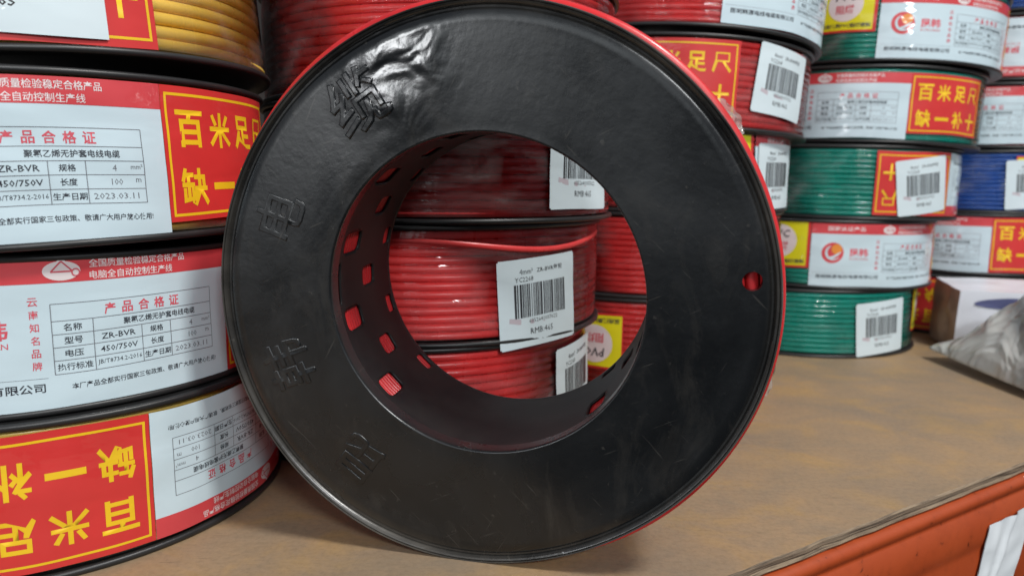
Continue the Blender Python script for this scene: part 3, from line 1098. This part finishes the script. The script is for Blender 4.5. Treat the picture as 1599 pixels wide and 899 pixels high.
# keep the wall outside the 54.7 mm bore whichever way solidify went
co = np.array([v.co[:] for v in me.vertices])
rad = np.hypot(co[:, 0], co[:, 2] - CZ)
if rad.min() < 0.0540:
    k = (rad + 0.0009) / rad
    co[:, 0] *= k
    co[:, 2] = CZ + (co[:, 2] - CZ) * k
    me.vertices.foreach_set('co', co.ravel())

BK = [(0.0547, 0.0575), (0.0547, 0.0592), (0.0553, 0.0600), (0.0565, 0.0600), (0.0900, 0.0585), (0.0940, 0.0590), (0.0946, 0.0580),
      (0.0940, 0.0562), (0.0900, 0.0560), (0.0565, 0.0575)]
V, F = lathe_y(resample(BK, 0.004), 220)
mesh_np('back_flange', V, [f[::-1] for f in F], 'hero_black', hero)

# red wire: an outer layer, an inner layer seen through the slots and the face behind the peg hole
rng = np.random.default_rng(3)
Vs, Fs, off = [], [], 0
NTw, NS = 220, 9
th = np.linspace(0, 2 * PI, NTw, endpoint=False)
al = np.linspace(0, 2 * PI, NS, endpoint=False)


def hero_turn(rad, yc, a, cx, cz, jr=0.0003, jy=0.0002):
    global off
    rc = rad + jr * smooth_noise(rng, NTw, 4, 8)
    yy = yc + jy * smooth_noise(rng, NTw, 4, 8)
    r = rc[:, None] + a * np.cos(al)[None]
    y = yy[:, None] + a * np.sin(al)[None]
    V = np.stack([cx + r * np.cos(th)[:, None], y, cz + r * np.sin(th)[:, None]], -1).reshape(-1, 3)
    Vs.append(V)
    Fs.extend([f[::-1] for f in grid_faces(NTw, NS, True, True, off=off)])
    off += len(V)


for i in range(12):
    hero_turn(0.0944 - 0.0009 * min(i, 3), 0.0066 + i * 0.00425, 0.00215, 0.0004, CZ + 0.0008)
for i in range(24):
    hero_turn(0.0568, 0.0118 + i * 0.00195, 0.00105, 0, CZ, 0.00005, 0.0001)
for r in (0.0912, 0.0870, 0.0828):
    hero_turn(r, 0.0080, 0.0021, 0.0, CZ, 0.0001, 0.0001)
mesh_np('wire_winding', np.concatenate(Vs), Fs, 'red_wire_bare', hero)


# crumpled bits of clear wrap sticking out behind the rim
def crumple(name, parent, c, du, dv, nu, nv, amp, mat, seed):
    P = []
    for i in range(nu):
        for j in range(nv):
            u, v = i / (nu - 1) - 0.5, j / (nv - 1) - 0.5
            ed = 1 - 0.35 * (mn.noise(Vector((u * 3 + seed, v * 3, 1.3))) + 0.4) * (abs(u) + abs(v))
            p = Vector(c) + Vector(du) * u * ed + Vector(dv) * v * ed
            n = Vector((mn.noise(Vector((u * 4, v * 4, seed))), mn.noise(Vector((u * 4, v * 4, seed + 9))),
                        mn.noise(Vector((u * 4, v * 4, seed + 17)))))
            P.append(tuple(p + n * amp))
    return mesh_np(name, P, grid_faces(nu, nv), mat, parent)


crumple('loose_film', hero, (0.0775, 0.018, CZ + 0.0585), (0.009, 0.003, -0.011), (0.006, 0.006, 0.003), 18, 12, 0.002, 'film', 3.1)
crumple('loose_film', hero, (0.0950, 0.020, CZ - 0.0260), (0.003, 0.004, 0.014), (0.004, 0.008, -0.001), 16, 10, 0.002, 'film', 7.7)

# ------------------------------------------------------------------ shelf
EA, EB = Vector((0.1010, 0.2550)), Vector((0.2480, 0.3450))
ed = (EB - EA).normalized()
en = Vector((ed.y, -ed.x))          # outwards, towards the aisle


def edge_pt(s, o, z):
    p = EA + ed * s + en * o
    return (p.x, p.y, z)


# board: top sheet, ragged front edge and underside as one closed slab
NS_ = 240
ss = np.linspace(-1.0, 1.6, NS_)
rag = [0.0006 * mn.noise(Vector((s * 60, 0, 0))) + 0.0004 * mn.noise(Vector((s * 240, 3, 0))) for s in ss]
prof = [(-1.6, 0.0), (-0.02, 0.0), (-0.0006, 0.0), (0.0003, -0.0006), (0.0001, -0.0022), (-0.0003, -0.0030), (0.0004, -0.0042), (-0.0004, -0.0052),
        (-0.02, -0.0054), (-1.6, -0.0054)]
P, MI = [], []
for i, s in enumerate(ss):
    for k, (o, z) in enumerate(prof):
        jit = rag[i] if 2 <= k <= 7 else 0
        if 3 <= k <= 7:
            jit += 0.0005 * mn.noise(Vector((s * 150, k * 5.1, 0)))
        P.append(edge_pt(s, o + jit, z))
F = grid_faces(NS_, len(prof), False, True)
MI = [1 if 2 <= (q % len(prof)) <= 7 else 0 for q in range(len(F))]
o = mesh_np('shelf_board', P, F, ['plywood', 'ply_edge'], None, False, MI)
o['kind'] = 'structure'

bprof = [(-0.045, -0.0056), (-0.004, -0.0056), (-0.0005, -0.0056), (0.0016, -0.0062), (0.0028, -0.0076), (0.0030, -0.0096), (0.0022, -0.0112),
         (0.0014, -0.0124), (0.0018, -0.0138), (0.0032, -0.0155), (0.0034, -0.0270), (0.0032, -0.0300), (0.0026, -0.0320), (0.0025, -0.0345),
         (0.0030, -0.0375), (0.0032, -0.0900), (0.0010, -0.0925), (-0.045, -0.0925)]
P = []
ss2 = np.linspace(-1.0, 1.6, 60)
for s in ss2:
    for o_, z in bprof:
        P.append(edge_pt(s, o_, z))
o = mesh_np('shelf_beam', P, grid_faces(60, len(bprof), False, True), 'orange', None, True)
o['kind'] = 'structure'

m, nt, b = new_mat('backdrop_dark')  # surface of the dark backdrop added behind the stacks
n1 = noise_tex(nt, 6, 4)
c1 = ramp(nt, n1.outputs['Fac'], [(0.3, (0.018, 0.014, 0.013, 1)), (0.7, (0.030, 0.024, 0.022, 1))])
nt.links.new(c1.outputs[0], b.inputs['Base Color'])
b.inputs['Roughness'].default_value = 0.8
M['back'] = m
P = [(-1.6, 0.93, -0.0004), (1.7, 0.93, -0.0004), (1.7, 0.93, 0.62), (-1.6, 0.93, 0.62), (-1.6, 0.95, -0.0004), (1.7, 0.95, -0.0004), (1.7, 0.95, 0.62),
     (-1.6, 0.95, 0.62)]
o = mesh_np('dark_backdrop', P, [(0, 1, 2, 3), (5, 4, 7, 6), (0, 4, 5, 1), (3, 2, 6, 7), (1, 5, 6, 2), (0, 3, 7, 4)], 'back', None, False)  # added backdrop, keeps the bright world out of gaps and coil reflections
o['kind'] = 'structure'

# ------------------------------------------------------------------ torn paper strip stuck on the beam
nu, nv = 26, 40
P = []
for side in (0, 1):
    for i in range(nu):
        for j in range(nv):
            u, v = i / (nu - 1), j / (nv - 1)
            s = 0.1405 + 0.040 * u - 0.016 * v + 0.0016 * mn.noise(Vector((v * 4, 2.2, 0)))
            z = -0.0215 - 0.050 * v + 0.0015 * u - 0.0006 * abs(mn.noise(Vector((u * 3, 0.7, 0)))) * (1 - v)
            ou = 0.0046 + 0.0006 * mn.noise(Vector((u * 3, v * 5, 4))) + 0.0012 * math.exp(-((u - 0.55 + 0.25 * v) / 0.05) ** 2) \
                + 0.0006 * math.exp(-((u - 0.25 + 0.1 * v) / 0.08) ** 2)
            P.append(edge_pt(s, ou - side * 0.0003, z))
F = grid_faces(nu, nv)
F = F + [[q + nu * nv for q in f[::-1]] for f in F]
o = mesh_np('paper_strip', P, F, 'paper')
o['label'] = 'torn crumpled white paper strip stuck to the orange shelf beam'
o['category'] = 'paper'

# ------------------------------------------------------------------ packet and bag at the right edge
pk = thing('carton_packet', 'white packet with dark blue oval print and brown end, standing behind the grey bag', 'packet', (0.43, 0.59, 0))
foot = [(0.360, 0.590), (0.371, 0.645), (0.500, 0.600), (0.478, 0.540)]


def quad_sheet(name, a, c, d, e, nu, nv, amp, mats, seed, mi=None):
    a, c, d, e = map(Vector, (a, c, d, e))
    P = []
    for i in range(nu):
        for j in range(nv):
            u, v = i / (nu - 1), j / (nv - 1)
            p = a.lerp(c, u).lerp(e.lerp(d, u), v)
            env = math.sin(PI * u) * math.sin(PI * v)
            q = p + Vector((mn.noise(p * 55 + Vector((seed, 0, 0))), mn.noise(p * 55 + Vector((0, seed, 3))),
                            mn.noise(p * 40 + Vector((0, 2, seed))))) * amp * (0.25 + env)
            P.append(tuple(q - Vector((0.43, 0.59, 0))))
    return P, grid_faces(nu, nv)


zt = [0.050, 0.054, 0.056, 0.052]
A, B_, C_, D_ = [(x, y, 0.0015) for x, y in foot]
A1, B1, C1, D1 = [(x * 0.98 + 0.0085, y * 0.98 + 0.012, z) for (x, y), z in zip(foot, zt)]
PV, PF, PM = [], [], []
for k, (q, mat) in enumerate([((B_, A, A1, B1), 1), ((A, D_, D1, A1), 0), ((D_, C_, C1, D1), 0), ((C_, B_, B1, C1), 0), ((A1, D1, C1, B1), 0)]):
    a_, f_ = quad_sheet('x', *q, 18, 14, 0.004, None, 2.0)
    o_ = len(PV)
    PV += a_
    PF += [[i + o_ for i in f] for f in f_]
    PM += [mat] * len(f_)
mesh_np('packet_body', PV, PF, ['packet_white', 'packet_brown'], pk, True, PM)
# blue oval printed on the front face, following its crumple
a, c, d, e = map(Vector, (A, D_, D1, A1))
OV = []
for i in range(5):
    for j in range(28):
        t = 2 * PI * j / 28
        u, v = 0.42 + 0.34 * i / 4 * math.cos(t), 0.80 + 0.11 * i / 4 * math.sin(t)
        p = a.lerp(c, u).lerp(e.lerp(d, u), v)
        env = math.sin(PI * u) * math.sin(PI * v)
        q = p + Vector((mn.noise(p * 55 + Vector((2, 0, 0))), mn.noise(p * 55 + Vector((0, 2, 3))),
                        mn.noise(p * 40 + Vector((0, 2, 2))))) * 0.004 * (0.25 + env)
        OV.append(tuple(q - Vector((0.43, 0.59, 0)) + Vector((-0.0003, -0.0006, 0.0001))))
OF = [[i * 28 + j, (i + 1) * 28 + j, (i + 1) * 28 + (j + 1) % 28, i * 28 + (j + 1) % 28] for i in range(4) for j in range(28)]
mesh_np('oval_print', OV, OF, 'packet_blue', pk)

# grey plastic pouch: flat welded edge towards the camera side, bulging to the right
nu, nv = 70, 60
P = []
for side in (0, 1):
    for i in range(nu):
        for j in range(nv):
            u, v = i / (nu - 1), j / (nv - 1)        # u along the left edge (far -> near), v away from the edge to the right
            x0 = 0.325 + 0.010 * u * u
            y0 = 0.563 - 0.20 * u
            x = x0 + 0.17 * v
            y = y0 - 0.045 * v + 0.012 * v * (1 - u)
            env = (math.sin(PI * min(1, 0.03 + 0.97 * u)) ** 0.6) * (math.sin(PI * min(v, 1)) ** 0.75)
            lump = 1 + 0.35 * mn.noise(Vector((u * 5, v * 4, 2.0))) + 0.16 * mn.noise(Vector((u * 13, v * 11, 5.0)))
            fold = 0.010 * abs(mn.noise(Vector((u * 6 + v * 5, v * 7 - u * 4, 8.0)))) * min(1, 6 * v) * min(1, 6 * u)
            fold += 0.004 * abs(mn.noise(Vector((u * 15 - v * 9, v * 14 + u * 8, 3.0)))) * min(1, 6 * v) * min(1, 6 * u)
            if side == 0:
                z = 0.0050 + 0.005 * (1 - u) * (1 - v) + 0.074 * env * lump + fold
            else:
                z = 0.0030 + 0.005 * (1 - u) * (1 - v) * 1.0 - 0.0015 * env
            P.append((x - 0.40, y - 0.48, max(z, 0.0008)))
F = grid_faces(nu, nv)
F = [f[::-1] for f in F] + [[q + nu * nv for q in f] for f in F]
n0 = nu * nv
rim = [(i, 0) for i in range(nu)] + [(nu - 1, j) for j in range(1, nv)] + [(i, nv - 1) for i in range(nu - 2, -1, -1)] + [(0, j) for j in range(nv - 2, 0, -1)]
for k in range(len(rim)):
    a, c = rim[k], rim[(k + 1) % len(rim)]
    F.append([a[0] * nv + a[1], c[0] * nv + c[1], n0 + c[0] * nv + c[1], n0 + a[0] * nv + a[1]])
o = mesh_np('plastic_bag', P, F, 'bag')
o.location = (0.40, 0.48, 0)
o['label'] = 'grey crumpled plastic bag lying on the board at the right edge'
o['category'] = 'bag'
